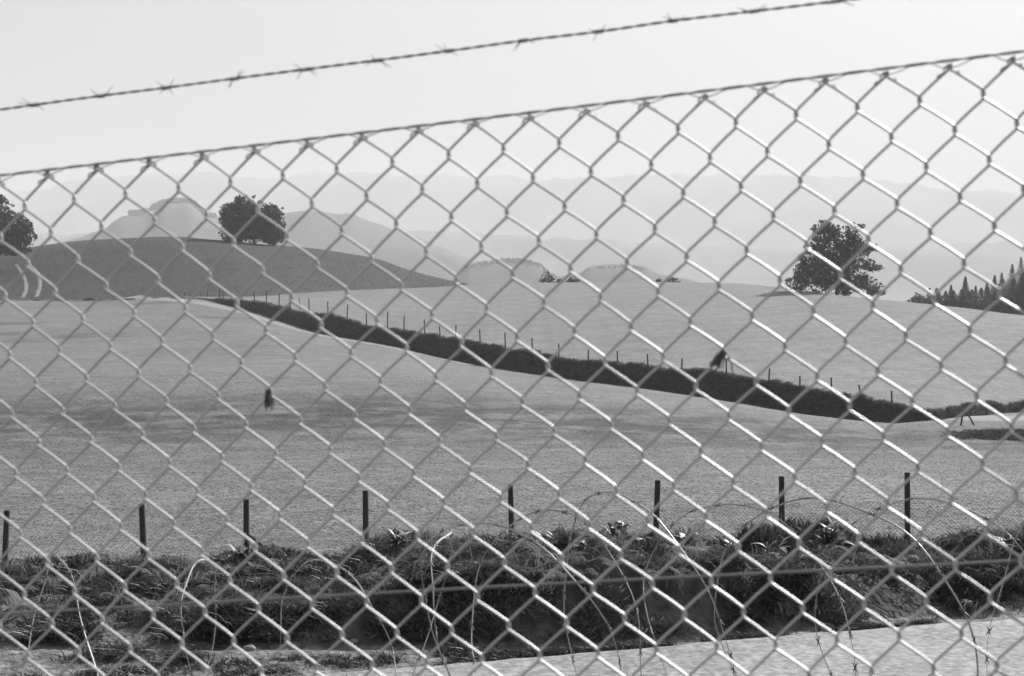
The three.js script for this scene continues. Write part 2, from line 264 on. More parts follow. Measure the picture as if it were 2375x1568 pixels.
// ------------------------------------------------------------------ trees
function leafCloud(rand, blobs, count, size, shape = 1, fall = 0.6) {   // leaf-clump faces spread through the blobs
  const pos = [], nor = [], vols = blobs.map((b) => (b[3] * b[4]) ** 0.9), tot = vols.reduce((a, b) => a + b);
  const e1 = V(), e2 = V(), nn = V();
  for (let i = 0; i < count; i++) {
    let r = rand() * tot, k = 0; while (r > vols[k] && k < blobs.length - 1) { r -= vols[k]; k++; }
    const [bx, by, bz, rx, ry] = blobs[k], a = rand() * 6.283, c = rand() * 2 - 1, rr = rand() ** fall, s = Math.sqrt(1 - c * c);
    const x = bx + rx * rr * s * Math.cos(a), y = by + ry * rr * c, z = bz + rx * rr * s * Math.sin(a);
    e1.set(rand() - 0.5, rand() - 0.5, rand() - 0.5).normalize(); nn.set(rand() - 0.5, rand() - 0.5, rand() - 0.5).normalize(); e2.crossVectors(e1, nn).normalize(); nn.crossVectors(e1, e2);
    const w = size * (0.6 + 0.8 * rand()), h = w * (0.5 + 0.3 * rand()) * shape;
    const q = [[-w, 0], [0, -h], [w, 0], [0, h]].map(([p, t]) => [x + e1.x * p + e2.x * t, y + e1.y * p + e2.y * t, z + e1.z * p + e2.z * t]);
    for (const j of [0, 1, 2, 0, 2, 3]) { pos.push(...q[j]); nor.push(nn.x, nn.y, nn.z); }
  }
  const g = new THREE.BufferGeometry(); g.setAttribute('position', new THREE.Float32BufferAttribute(pos, 3)); g.setAttribute('normal', new THREE.Float32BufferAttribute(nor, 3)); return g;
}
function broadTree(name, label, base, blobs, trunkR, seed, leaves, size, m, subs = 9, category = 'tree') {
  const rand = rng(seed), t = thing(name, label, category, base), top = Math.max(...blobs.map((b) => b[1]));
  const fine = [];   // each blob breaks up into small uneven clumps, so that the outline frays and light comes through
  for (const [x, y, z, rx, ry] of blobs) for (let i = 0; i < subs; i++) { const a = rand() * 6.283, c = rand() * 2 - 1, s = Math.sqrt(1 - c * c), r = 0.45 + 0.6 * rand(), k = 0.22 + 0.26 * rand(); fine.push([x + rx * r * s * Math.cos(a), y + ry * r * c, z + rx * r * s * Math.sin(a), rx * k, ry * k * 0.85]); }
  for (const [x, y, z, rx, ry] of blobs) for (let i = 0; i < subs * 2; i++) { const a = rand() * 6.283, c = rand() * 1.6 - 0.6, s = Math.sqrt(Math.max(0, 1 - c * c)), r = 0.9 + 0.32 * rand(), k = 0.07 + 0.1 * rand(); fine.push([x + rx * r * s * Math.cos(a), y + ry * r * c, z + rx * r * s * Math.sin(a), rx * k, ry * k]); }
  const geos = [], cur = [V(0, -0.6, 0), V(0.1, top * 0.2, 0), V(-0.05, top * 0.45, 0.1), V(0.1, top * 0.8, 0)];
  geos.push(tube(new THREE.CatmullRomCurve3(cur).getPoints(14), (s) => trunkR * (1.25 - s * 1.05), 8));
  for (const b of blobs) { const h = clamp(b[1] * 0.45, top * 0.15, top * 0.55), p = V(0, h, 0); geos.push(tube(new THREE.CatmullRomCurve3([p, V(b[0] * 0.45, lerp(h, b[1], 0.4), b[2] * 0.45), V(b[0], b[1], b[2])]).getPoints(8), (s) => trunkR * 0.45 * (1.05 - s), 5)); }
  part('trunk', mergeGeometries(geos), M.bark, t);
  part('crown', mergeGeometries([leafCloud(rand, fine, Math.round(leaves * 0.62), size), leafCloud(rand, blobs.map(([x, y, z, rx, ry]) => [x, y, z, rx * 1.02, ry * 1.02]), Math.round(leaves * 0.38), size)]), m, t);
  return t;
}
const px2m = (n, d) => n / F * d;
{
  // round bushy tree on the knoll
  let d = 283, b = at(588, 572, d); b.y = ground(b.x, d) - 0.1;
  broadTree('tree', 'dense round dark tree standing on the crest of the dark knoll', b, [[-3.3, 4.6, 0, 3.2, 3.6], [-1.4, 6.8, 0.5, 3.0, 2.5], [1.0, 5.4, 0, 3.6, 3.2], [3.8, 4.2, 0, 2.6, 3.2], [-4.2, 2.4, 0.6, 2.3, 2.2], [0.2, 2.4, -0.6, 4.0, 2.2], [4.2, 1.8, 0.4, 2.4, 1.9], [3.4, 6.9, 0, 1.3, 1.2]], 0.3, 11, 24000, 0.22, M.leaf, 12);
  // tree cut by the left edge
  d = 258; b = at(-10, 642, d); b.y = ground(b.x, d) - 0.1;
  broadTree('tree', 'tall dark tree cut by the left edge of the picture beside the wheel tracks', b, [[-0.3, 11.2, 0, 2.9, 2.4], [2.9, 8.2, 0, 2.9, 2.6], [5.0, 6.2, 0, 2.3, 2.2], [2.4, 4.8, 0, 3.6, 2.1], [-3.2, 8.4, 0, 4, 4], [0.3, 6.4, 0.6, 4, 3.2], [5.4, 8.0, 0.2, 1.5, 1.4], [-3, 5, 0, 4, 2.6]], 0.5, 23, 24000, 0.22, M.leaf, 11);
  // loose double-crowned tree on the right crest
  d = 215; b = at(1940, 690, d); b.y = ground(b.x, d) + 0.35;
  broadTree('tree', 'loose spreading tree with two crowns and gaps on the crest of the pale field', b, [[-1.9, 9.6, 0, 1.7, 1.7], [-0.5, 9.0, 0.3, 1.3, 1.5], [-2.5, 7.4, 0, 1.9, 1.7], [2.2, 8.6, 0, 1.5, 2.1], [3.2, 7.0, 0, 1.7, 1.8], [1.9, 5.6, 0, 1.6, 2.0], [-3.4, 5.4, 0.3, 2.1, 1.8], [-1.2, 5.6, 0, 1.3, 1.8], [4.5, 4.6, -0.2, 1.3, 1.1], [5.7, 4.1, 0.2, 1.2, 0.7], [-5.0, 3.6, 0, 1.7, 1.4], [-5.9, 1.9, 0, 1.7, 1.5], [-3.4, 2.4, 0.5, 2.4, 2.2], [-0.8, 2.6, 0.2, 2.4, 2.4], [1.8, 2.4, 0.2, 2.3, 2.2], [4.2, 1.6, 0, 2.0, 1.5], [5.9, 0.7, 0, 1.3, 0.9], [0.5, 7.0, 0.2, 1.3, 1.6], [0.4, 4.6, 0, 1.5, 1.5], [5.2, 7.2, 0, 0.8, 0.7], [3.6, 10.3, 0, 0.7, 0.4]], 0.28, 37, 27000, 0.16, M.leafPale, 8);
  // small bushes that peep over the crest
  for (const [px, py, w, h, lab] of [[1268, 656, 1.9, 1.5, 'small round bush peeping over the crest, leftmost and largest of its row'], [1297, 657, 1.0, 0.7, 'tiny bush on the crest between two larger bushes'], [1329, 657, 1.6, 0.9, 'low flat bush peeping over the crest of the pale field'], [1527, 656, 0.9, 0.9, 'thin tiny bush alone on the middle of the crest'], [1560, 657, 1.9, 1.2, 'pointed small bush at the right end of the crest row']]) {
    const dd = 262, q = at(px, py, dd); q.y = ground(q.x, dd) - 0.15;
    broadTree('bush', lab, q, [[0, h * 0.9, 0, w * 0.55, h * 0.75], [w * 0.45, h * 0.5, 0, w * 0.4, h * 0.5], [-w * 0.4, h * 0.5, 0.1, w * 0.4, h * 0.45]], 0.06, 100 + px, 700, 0.14, M.leaf, 6, 'bush');
  }
}
function conifer(label, base, H, R, seed) {
  const rand = rng(seed), t = thing('conifer_tree', label, 'tree', base, 'conifers of the wood beyond the right crest');
  part('trunk', tube([V(0, -0.5, 0), V(0, H * 0.5, 0), V(0, H * 0.99, 0)], (s) => 0.2 * (1.05 - s), 6), M.bark, t);
  const pos = [];
  for (let i = 0; i < 5200; i++) {
    const k = rand() ** 0.75, y = H * (0.04 + 0.96 * k), tier = 0.72 + 0.28 * Math.abs(((y * 1.15) % 1) * 2 - 1), r = R * (1 - k) ** 1.05 * tier * Math.sqrt(rand()) + 0.05, a = rand() * 6.283;
    const x = Math.cos(a) * r, z = Math.sin(a) * r, sz = 0.22 + 0.78 * (1 - k), l = (0.8 + 0.5 * rand()) * sz, w = (0.32 + 0.2 * rand()) * sz, ca = Math.cos(a), sa = Math.sin(a), yy = y - r * 0.22;
    const p = [[x - sa * w, yy, z + ca * w], [x + sa * w, yy, z - ca * w], [x + ca * l, yy - l * (0.5 - 0.7 * rand()), z + sa * l]];
    for (const q of p) pos.push(...q);
  }
  const g = new THREE.BufferGeometry(); g.setAttribute('position', new THREE.Float32BufferAttribute(pos, 3)); g.computeVertexNormals();
  part('crown', g, M.needle, t);
}
{
  const specs = [[2172, 668, 300, 2.6, 'small'], [2205, 660, 315, 2.4, 'small'], [2238, 641, 300, 2.6, 'spire'], [2262, 662, 320, 2.6, 'small'], [2288, 655, 305, 2.6, 'small'], [2306, 638, 300, 2.8, 'spire'], [2322, 632, 320, 3.2, 'tall'], [2346, 612, 300, 3.4, 'tall'], [2366, 596, 315, 3.6, 'tall'], [2402, 586, 300, 3.8, 'tall'], [2440, 596, 310, 3.8, 'tall'], [2320, 664, 290, 2.8, 'small'], [2370, 640, 288, 3.2, 'small'], [2490, 580, 300, 4, 'tall'], [2545, 590, 310, 4, 'tall']];
  const lab = { small: 'lower conifer in the grey wood beyond the crest at the right', spire: 'slender conifer with a pointed spire rising from the edge of the grey wood', tall: 'tall conifer at the right end of the grey wood beyond the crest' };
  { const r = rng(8); for (let i = 0; i < 24; i++) { const px = lerp(2150, 2560, (i + r()) / 24); specs.push([px, pchip([2150, 2180, 2260, 2320, 2374, 2560], [688, 676, 664, 648, 622, 605])(px) + 12 * r(), 285 + 30 * r(), 4.6 + 1.2 * r(), 'small']); } }
  specs.forEach(([px, py, d, R, k], i) => { const b = at(px, 700, d), top = at(px, py, d).y; b.y = ground(b.x, d); conifer(lab[k], b, top - b.y, R * 2.0, 300 + i); });
  for (const [px, py, d, w, lab2] of [[2128, 690, 285, 3.2, 'low grey bush at the near end of the conifer wood'], [2160, 680, 290, 3.4, 'rounded grey bush against the foot of the conifers']]) {
    const b = at(px, 700, d), top = at(px, py - 8, d).y; b.y = ground(b.x, d) - 0.2; const h = top - b.y;
    broadTree('bush', lab2, b, [[0, h * 0.6, 0, w * 0.7, h * 0.36], [w * 0.6, h * 0.5, 0, w * 0.5, h * 0.4], [-w * 0.5, h * 0.5, 0.1, w * 0.5, h * 0.36]], 0.12, 700 + px, 2600, 0.25, M.leaf, 8, 'bush');
  }
}
function mass(name, label, count, spot, size, seed) {   // a far-off wood that reads as one mass
  const rand = rng(seed), g = leafCloud(rng(seed + 1), [[0, 0.55, 0, 0.42, 0.5], [0.1, 0.8, 0.1, 0.25, 0.3]], 60, 0.14), im = new THREE.InstancedMesh(g, M.leaf, count), o = new THREE.Object3D();
  for (let i = 0; i < count; i++) { const [p, s] = spot(rand); o.position.copy(p); o.rotation.y = rand() * 6.28; o.scale.setScalar(size * s); o.updateMatrix(); im.setMatrixAt(i, o.matrix); }
  im.name = name; im.userData = { kind: 'stuff', label, category: 'wood' }; scene.add(im);
}
mass('wood', 'hazy wood along the top of the far left hill', 420, (r) => { const px = lerp(300, 500, r()), d = 2050 + (r() - 0.5) * 60; return [at(px, pchip([300, 330, 385, 438, 480, 500], [499, 496, 472, 470, 502, 506])(px) + 4, d), 0.7 + 0.6 * r()]; }, 7, 51);
mass('wood', 'hazy line of trees in the valley behind the crest', 420, (r) => { const px = r() < 0.6 ? lerp(1080, 1290, r()) : lerp(1350, 1500, r()), d = 1690 + (r() - 0.5) * 50; return [at(px, pchip([1080, 1180, 1240, 1290, 1350, 1430, 1500], [620, 604, 612, 642, 632, 618, 626])(px) + 8, d), 0.5 + 0.8 * r()]; }, 6, 57);

// ------------------------------------------------------------------ grass (stuff): tufts of blades, instanced
function tuftGeo(seed, blades, spread, wide, lean) {
  const r = rng(seed), pos = [], nor = [];
  for (let i = 0; i < blades; i++) {
    const a = r() * 6.283, rr = spread * Math.sqrt(r()), x = Math.cos(a) * rr, z = Math.sin(a) * rr, b = r() * 6.283, w = wide * (0.6 + 0.8 * r()), h = 0.5 + 0.5 * r(), le = lean * (0.3 + r()) * h, dx = Math.cos(b), dz = Math.sin(b);
    const A = [x - dz * w, 0, z + dx * w], B = [x + dz * w, 0, z - dx * w], Cm = [x + dx * le * 0.35 - dz * w * 0.7, h * 0.6, z + dz * le * 0.35 + dx * w * 0.7], Dm = [x + dx * le * 0.35 + dz * w * 0.7, h * 0.6, z + dz * le * 0.35 - dx * w * 0.7], T = [x + dx * le, h * (1 - 0.2 * lean), z + dz * le];
    for (const q of [A, B, Dm, A, Dm, Cm, Cm, Dm, T]) { pos.push(...q); nor.push(dx, 0.4, dz); }
  }
  const g = new THREE.BufferGeometry(); g.setAttribute('position', new THREE.Float32BufferAttribute(pos, 3)); g.setAttribute('normal', new THREE.Float32BufferAttribute(nor, 3)); return g;
}
function scatter(name, label, geo, count, seed, spot) {   // spot(rand) -> [x, d, height, width, grey] or null
  const r = rng(seed), im = new THREE.InstancedMesh(geo, M.grass, count), o = new THREE.Object3D(), c = new THREE.Color(); let n = 0;
  for (let tries = 0; n < count && tries < count * 8; tries++) {
    const s = spot(r); if (!s) continue; const [x, d, h, w, g] = s;
    o.position.set(x, ground(x, d) - 0.01, -d); o.rotation.set((r() - 0.5) * 0.3, r() * 6.283, (r() - 0.5) * 0.3); o.scale.set(w, h, w); o.updateMatrix(); im.setMatrixAt(n, o.matrix); c.setRGB(g, g, g); im.setColorAt(n, c); n++;
  }
  im.count = n; im.name = name; im.userData = { kind: 'stuff', label, category: 'grass' }; scene.add(im); return im;
}
const inFrame = (r, d) => (r() - 0.5) * 0.82 * d;
scatter('grass', 'short mown grass of the pale field behind the post fence', tuftGeo(5, 7, 0.5, 0.07, 0.8), 150000, 61, (r) => { const d = 22 * (95 / 22) ** (r() ** 1.15), x = inFrame(r, d); if (d > column(x / d).k1) return null; const g = fieldColour(x, 0, d) * (0.9 + 0.5 * r()); return [x, d, 0.015 + 0.025 * r(), 0.05 + 0.07 * r(), g * 1.2]; });
scatter('grass', 'long rough grass on the shaded embankment', tuftGeo(6, 12, 0.5, 0.035, 0.9), 15000, 62, (r) => { const u = (r() - 0.5) * 0.82, c = column(u); if (c.px < 500) return null; const d = c.k1 + (c.k2 - c.k1) * (r() * 1.9 - 0.35), x = u * d; return [x, d, 0.12 + 0.28 * r(), 0.35 + 0.3 * r(), 0.09 + 0.06 * r()]; });
scatter('grass', 'pale longer grass along the lip and foot of the embankment', tuftGeo(11, 12, 0.5, 0.035, 0.9), 6500, 67, (r) => { const u = (r() - 0.5) * 0.82, c = column(u); if (c.px < 560) return null; const top = r() < 0.6, d = top ? c.k2 + 0.1 + 1.1 * r() * r() : c.k1 - 0.9 * r() * r() + 0.25, x = u * d; if (fbm(x * 0.22, top ? 1 : 7, 3, 4.4) < 0.02) return null; return [x, d, 0.15 + 0.45 * r(), 0.35 + 0.35 * r(), 0.11 + 0.08 * r()]; });
scatter('grass', 'rough dark grass on the knoll', tuftGeo(7, 12, 0.5, 0.04, 0.7), 9000, 63, (r) => { const u = -0.42 + 0.42 * r(), c = column(u); if (c.px > 1080) return null; const d = lerp(c.k3, c.k4 + 3, r()), x = u * d; return [x, d, 0.03 + 0.10 * r(), 0.2 + 0.25 * r(), 0.03 + 0.03 * r()]; });
scatter('grass', 'matted dry and green grass on the rough earth bank', tuftGeo(8, 16, 0.5, 0.022, 1.1), 13000, 64, (r) => {
  const d = lerp(9.6, 15, r() ** 1.2), x = inFrame(r, d), db = Math.max(10.25, roadEdge(x) + 0.4); if (d < roadEdge(x) + 0.08) return null;
  const cl = fbm(x * 1.5, d * 2, 3, 4.9) + 0.06 + 0.08 * sstep(db + 0.7, db + 0.2, d) + (d < db ? -0.3 : 0); if (r() > sstep(0.0, 0.22, cl)) return null;
  const dry = fbm(x * 0.9 + 5, d * 1.3, 3, 6.3) + 0.3 * (r() - 0.5) > 0.02;
  return [x, d, 0.03 + 0.09 * r() * r() + 0.08 * Math.max(0, cl - 0.1), 0.10 + 0.14 * r(), dry ? 0.15 + 0.15 * r() : 0.022 + 0.035 * r()]; });
scatter('grass', 'low dark grass along the far edge of the road', tuftGeo(12, 14, 0.5, 0.03, 1.0), 2600, 68, (r) => { const x = lerp(-4.6, 5, r()), w = lerp(0.42, 0.05, sstep(-2.2, 0.6, x)), d = roadEdge(x) + 0.04 + (r() - 0.45) * 2 * w; if (fbm(x * 1.6, d * 3, 2, 5.5) < -0.12) return null; return [x, d, 0.02 + 0.05 * r(), 0.06 + 0.08 * r(), 0.03 + 0.05 * r()]; });
scatter('grass', 'thin dry stems standing up from the earth bank', tuftGeo(13, 3, 0.3, 0.008, 0.8), 420, 69, (r) => { const d = lerp(10.6, 13.4, r()), x = inFrame(r, d); return [x, d, 0.12 + 0.22 * r(), 0.2 + 0.2 * r(), 0.2 + 0.2 * r()]; });
scatter('grass', 'dark tall grass clumps along the top of the earth bank', tuftGeo(10, 18, 0.45, 0.03, 0.9), 1500, 66, (r) => { const d = lerp(11.4, 13.4, r()), x = inFrame(r, d); if (fbm(x * 1.1 + 3, d * 0.8, 3, 8.3) < 0.12) return null; return [x, d, (0.08 + 0.14 * r()) * lerp(0.4, 1, sstep(-3, 0.5, x)), 0.1 + 0.12 * r(), 0.02 + 0.05 * r() * r()]; });
const hump = depthAt(2300, 1010, 70, 108);
scatter('grass', 'dark rough grass on the low hump by the pale track', tuftGeo(9, 12, 0.5, 0.04, 0.8), 900, 65, (r) => { const px = lerp(2185, 2420, Math.sqrt(r())), d = hump + (r() + r() - 1) * 3.2; return [(px - CX) / F * d, d, 0.06 + 0.3 * r() * r() * sstep(2185, 2330, px), 0.4 + 0.3 * r(), 0.05 + 0.05 * r()]; });

// ------------------------------------------------------------------ posts
function postGeo(h, r0, r1, seed, lean = 0.02) {
  const r = rng(seed), g = tube([V(0, -0.5, 0), V(lean * 0.3, h * 0.35, 0), V(lean * h * 0.7, h * 0.75, 0), V(lean * h, h - r1 * 0.25, 0), V(lean * h, h, 0)], (s) => s > 0.9 ? r1 * 0.86 : lerp(r0, r1, s), 9);
  return g;
}
// field fence beyond the bank: round wooden posts, a brace and fine wire netting
{
  const D = 26, tops = [[-255, 1205], [7, 1184], [333, 1169], [570, 1158], [848, 1138], [1188, 1124], [1520, 1114], [1815, 1105], [2107, 1096], [2410, 1088], [2700, 1082]];
  const f = thing('field_fence', 'fence of dark wooden posts with fine wire netting behind the earth bank', 'fence', V(0, nearHeight(0, D), -D));
  const org = f.position, rr = rng(77), heads = [];
  tops.forEach(([px, py], i) => {
    const p = at(px, py, D), g = nearHeight(p.x, D), h = p.y - g, m = part('post', postGeo(h, 0.056 + 0.008 * rr(), 0.05 + 0.006 * rr(), 80 + i, (rr() - 0.5) * 0.05 + (i === 1 ? 0.03 : 0)), M.post, f);
    m.position.set(p.x - org.x, g - org.y, 0); heads.push([p.x - org.x, g - org.y, h]);
  });
  const [bx, by, bh] = heads[3];
  part('brace', tube([V(bx + 0.04, by + bh * 0.6, 0.02), V(bx + 1.3, by + bh * 0.62 - 1.02, 0.08)], 0.03, 6), M.post, f);
  for (let i = 0; i < heads.length - 1; i++) {   // netting of one bay: vertical zigzag wires, as chain link
    const [xa, ya, ha] = heads[i], [xb, yb, hb] = heads[i + 1], pitch = 0.075, n = Math.round((xb - xa) / pitch), pos = [], idx = [], H = 1.12, rows = Math.round(H / pitch) * 2;
    for (let k = 0; k < n; k++) for (let j = 0; j < rows; j++) for (const s of [0, 1]) {
      const q = (k + (s ? 1 - (j % 2) * 0.5 : (j % 2) * 0.5)) / n, q2 = (k + (s ? 1 - ((j + 1) % 2) * 0.5 : ((j + 1) % 2) * 0.5)) / n;
      const P = (t, jj) => [lerp(xa, xb, t), lerp(ya, yb, t) + 0.06 + jj / rows * H, -0.06 + (s ? 0.002 : -0.002)];
      const A = P(q, j), B = P(q2, j + 1), dx = B[0] - A[0], dy = B[1] - A[1], l = Math.hypot(dx, dy), ox = -dy / l * 0.003, oy = dx / l * 0.003, base = pos.length / 3;
      for (const E of [A, B]) pos.push(E[0] + ox, E[1] + oy, E[2], E[0] - ox * 0.5, E[1] - oy * 0.5, E[2] + 0.0014, E[0] - ox * 0.5, E[1] - oy * 0.5, E[2] - 0.0014);
      for (let e = 0; e < 3; e++) { const a = base + e, b2 = base + (e + 1) % 3; idx.push(a, a + 3, b2, b2, a + 3, b2 + 3); }
    }
    const g = new THREE.BufferGeometry(); g.setAttribute('position', new THREE.Float32BufferAttribute(pos, 3)); g.setIndex(idx); g.computeVertexNormals();
    part('wire_netting', g, M.wire, f);
  }
}
// thin fence along the top of the embankment
{
  const zp = (ox, oy, list) => list.map(([x, a, b]) => [(ox + x * 0.3579) * 0.9496, (oy + a * 0.3579) * 0.9496, (oy + b * 0.3579) * 0.9496]);
  const posts = [...zp(0, 400, [[1190, 895, 925], [1258, 888, 930], [1335, 880, 918], [1370, 885, 915], [1415, 868, 912], [1498, 850, 912], [1520, 850, 914], [1577, 880, 918], [1648, 893, 925], [1735, 868, 945], [1817, 865, 945], [1903, 890, 965], [1978, 900, 975], [2045, 912, 960], [2107, 918, 990], [2237, 940, 1010]]),
    ...zp(825, 500, [[62, 680, 760], [195, 738, 785], [337, 730, 812], [450, 758, 848], [592, 785, 868], [697, 828, 892], [803, 820, 895], [970, 850, 948], [1142, 872, 972], [1327, 910, 995], [1507, 948, 1040], [1706, 988, 1070], [1908, 998, 1105], [2115, 1018, 1125], [2345, 1048, 1132]]),
    ...zp(1650, 500, [[238, 1070, 1175], [345, 1040, 1185], [635, 1118, 1225], [848, 1168, 1248], [1062, 1180, 1260], [1262, 1230, 1330], [1475, 1270, 1385]])];
  const f = thing('pasture_fence', 'long line of thin weathered posts along the top of the shaded embankment', 'fence', (() => { const c = column(0); return V(0, c.h2, -c.k2); })());
  const o = f.position, r = rng(5), heads = [];
  posts.forEach(([px, a, b], i) => {
    const c = column((px - CX) / F), d = px < 500 ? c.k2 + 2 + i : c.k2 + 0.35, base = at(px, b, d); base.y = ground(base.x, d); const top = Math.max(at(px, a, d).y, base.y + 0.7), lean = i === posts.length - 2 ? -0.16 : (r() - 0.5) * 0.1, thin = [3, 13, 31].includes(i);
    const m = part('post', postGeo(top - base.y, thin ? 0.04 : 0.07, thin ? 0.035 : 0.06, 200 + i, lean), M.post, f); m.position.copy(base).sub(o); heads.push(V(base.x, top, base.z).sub(o));
  });
  heads.sort((p, q) => p.x - q.x);
  for (const k of [0.1, 0.5]) part('wire', tube(heads.map((h) => V(h.x, h.y - k, h.z + 0.05)), 0.0022, 4), M.steel, f);
  // pair of leaning stakes by the track on the right
  const d = depthAt(2240, 994, 80, 108), b = at(2240, 994, d); b.y = ground(b.x, d);
  const s = thing('stake_pair', 'two dark stakes leaning together beside the pale track', 'stake', b), H = 36 / F * d;
  part('stake', tube([V(-0.3, -0.2, 0), V(-0.22, H * 0.6, 0), V(-0.12, H, 0)], 0.055, 7), M.post, s);
  part('stake', tube([V(0.55, -0.2, 0.1), V(0.2, H * 0.5, 0.05), V(-0.1, H * 0.96, 0.06)], 0.05, 7), M.post, s);
}

// ------------------------------------------------------------------ chain-link fence in the foreground
// plane of the fence, solved from the mesh nodes seen in the photograph: mesh columns along A, rows along B, origin O (all in the camera's axes)
const toWorld = (x, y, z) => V(x, y * cp - z * sp, -y * sp - z * cp).add(camera.position);   // camera axes (right, up, forward) to world
const O = toWorld(-0.59654, 0.21323, 1.82695), A = toWorld(0.068677, 0.006337, -0.01197).sub(camera.position), B = toWorld(-0.005465, 0.076403, 0.002102).sub(camera.position);
const PX = A.length(), PY = B.length(), e1 = A.clone().normalize(), e2 = B.clone().addScaledVector(e1, -B.dot(e1)).normalize(), e3 = V().crossVectors(e1, e2);
const SH = B.dot(e1), SV = B.dot(e2);
const footY = (() => { let y = 0; while (O.clone().addScaledVector(e2, y).addScaledVector(e1, 0.6).y > -0.02) y -= 0.01; return y; })();   // local height of the ground under the fence
// local fence coordinates of a mesh position: X columns, Y rows below the top
const warp = (X, Y) => [0.05 * n3(X * 0.45, Y * 0.45, 1.1), 0.04 * n3(X * 0.45, Y * 0.45, 6.1)];
const node = (X, Y, n = 0) => { const [a, b] = warp(X, Y); return V((X + a) * PX - (Y + b) * SH, -(Y + b) * SV - footY, n); };
function planePoint(px, py) {   // where the line of sight meets the fence plane, in local coordinates
  const dir = at(px, py, 1).sub(camera.position), t = O.clone().sub(camera.position).dot(e3) / dir.dot(e3), p = camera.position.clone().addScaledVector(dir, t).sub(O);
  return V(p.dot(e1), p.dot(e2) - footY, 0);
}
const fenceFrame = (o) => { o.position.copy(O).addScaledVector(e2, footY); o.quaternion.setFromRotationMatrix(new THREE.Matrix4().makeBasis(e1, e2, e3)); return o; };
const WR = 0.0017;   // wire radius
{
  const f = fenceFrame(thing('chain_link_fence', 'pale chain-link fence with diamond mesh close in front of the camera', 'fence'));
  const rowsDown = Math.floor(-footY / SV * 2) - 1, zf = 0.0021;
  for (let n = -20; n <= 52; n++) {
    const pts = [];
    for (let r = 0; r < rowsDown; r++) {
      const left = (n + r) % 2 === 0, xs = left ? n / 2 - 0.018 : (n + 1) / 2 + 0.018, xe = left ? (n + 1) / 2 + 0.018 : n / 2 - 0.018, front = left ? 1 : -1;   // falling strands lie in front, rising ones behind
      for (const q of [0, 0.06, 0.12, 0.17, 0.25, 0.4, 0.6, 0.75, 0.83, 0.88, 0.94]) {
        const k = (q - 0.12) / 0.76, g = q < 0.12 ? q * 0.15 : q > 0.88 ? 1 - (1 - q) * 0.15 : lerp(0.018, 0.982, k) + 0.022 * Math.sin(k * Math.PI), z = front * zf * Math.min(1, sstep(0, 0.14, q), sstep(1, 0.86, q));
        pts.push(node(lerp(xs, xe, g), (r + q) / 2, z));
      }
    }
    part('mesh_wire', tube(pts, WR, 7), M.wire, f);
  }
  // knuckles: at each peak the two wire ends are twisted round the arms
  for (let X = -10; X <= 26; X++) {
    const coil = (sx, y0, y1, turns, ph) => { const pts = []; for (let i = 0; i <= 20 * turns; i++) { const t = i / (20 * turns), Y = lerp(y0, y1, t), a = t * turns * 6.283 + ph, c = node(X + sx * Y * 0.97, Y); c.x += Math.cos(a) * 0.0022; c.z += Math.sin(a) * 0.0028; pts.push(c); } return tube(pts, 0.0010, 5); };
    part('knuckle', mergeGeometries([coil(-1, -0.015, 0.17, 1.5, 0.4 * X), coil(1, 0.02, 0.14, 1.1, 2 + 0.3 * X)]), M.rust, f);
  }
  // twisted line wire along the top with its lacing wire
  const c0 = planePoint(0, 407), c1 = planePoint(1098, 277), c2 = planePoint(2374, 119), ty = pchip([c0.x, c1.x, c2.x], [c0.y, c1.y, c2.y]), sl0 = (c1.y - c0.y) / (c1.x - c0.x), sl1 = (c2.y - c1.y) / (c2.x - c1.x);
  const TY = (x) => x < c0.x ? c0.y + sl0 * (x - c0.x) : x > c2.x ? c2.y + sl1 * (x - c2.x) : ty(x), xA = -0.8, xB = 2.0;
  const strand = (ph, r, off, tw) => { const pts = []; for (let i = 0; i <= 700; i++) { const x = lerp(xA, xB, i / 700), a = x * tw + ph; pts.push(V(x, TY(x) + Math.cos(a) * off, Math.sin(a) * off)); } return tube(pts, r, 5); };
  part('line_wire', mergeGeometries([strand(0, 0.0009, 0.0010, 90), strand(Math.PI, 0.0009, 0.0010, 90)]), M.rust, f);
  { const pts = []; for (let i = 0; i <= 1200; i++) { const x = lerp(xA + 0.05, xB - 0.05, i / 1200), X = x / PX, t = X - Math.floor(X), low = node(X, 0.05).y - (0.0), hi = TY(x) + 0.0016, k = 0.5 - 0.5 * Math.cos(clamp(t * 1.6, 0, 1) * Math.PI * 2 * 0.5), up = t < 0.62 ? k : 0.5 + 0.5 * Math.cos((t - 0.62) / 0.38 * Math.PI); pts.push(V(x, lerp(low, hi, up), 0.003 * Math.sin(t * 6.283))); } part('lacing_wire', tube(pts, 0.0007, 4), M.rust, f); }
  // plain line wire at mid height, behind the mesh
  { const a = planePoint(0, 1426), b = planePoint(1187, 1361), c = planePoint(2374, 1302), pts = []; const yy = pchip([a.x, b.x, c.x], [a.y, b.y, c.y]); for (let i = 0; i <= 60; i++) { const x = lerp(a.x - 0.3, c.x + 0.35, i / 60); pts.push(V(x, x < a.x ? a.y + (x - a.x) * (b.y - a.y) / (b.x - a.x) : x > c.x ? c.y + (x - c.x) * (c.y - b.y) / (c.x - b.x) : yy(x), -0.006)); } part('line_wire', tube(pts, 0.0017, 6), M.rust, f); }
  // fence post just outside the right edge; its shadow darkens the ends of the right-most strands
  const s = V(SUN.dot(e1), SUN.dot(e2), SUN.dot(e3)), gap = 0.045, R = 0.03, edge = planePoint(2342, 850);
  const shift = gap * s.x / -s.z, half = R * Math.hypot(s.x, s.z) / -s.z;
  const px0 = edge.x + half + shift;   // centre of the post so that its shadow begins at the edge point
  const up = V(e1.y, e2.y, e3.y), foot = V(px0, edge.y, -gap);   // it stands upright
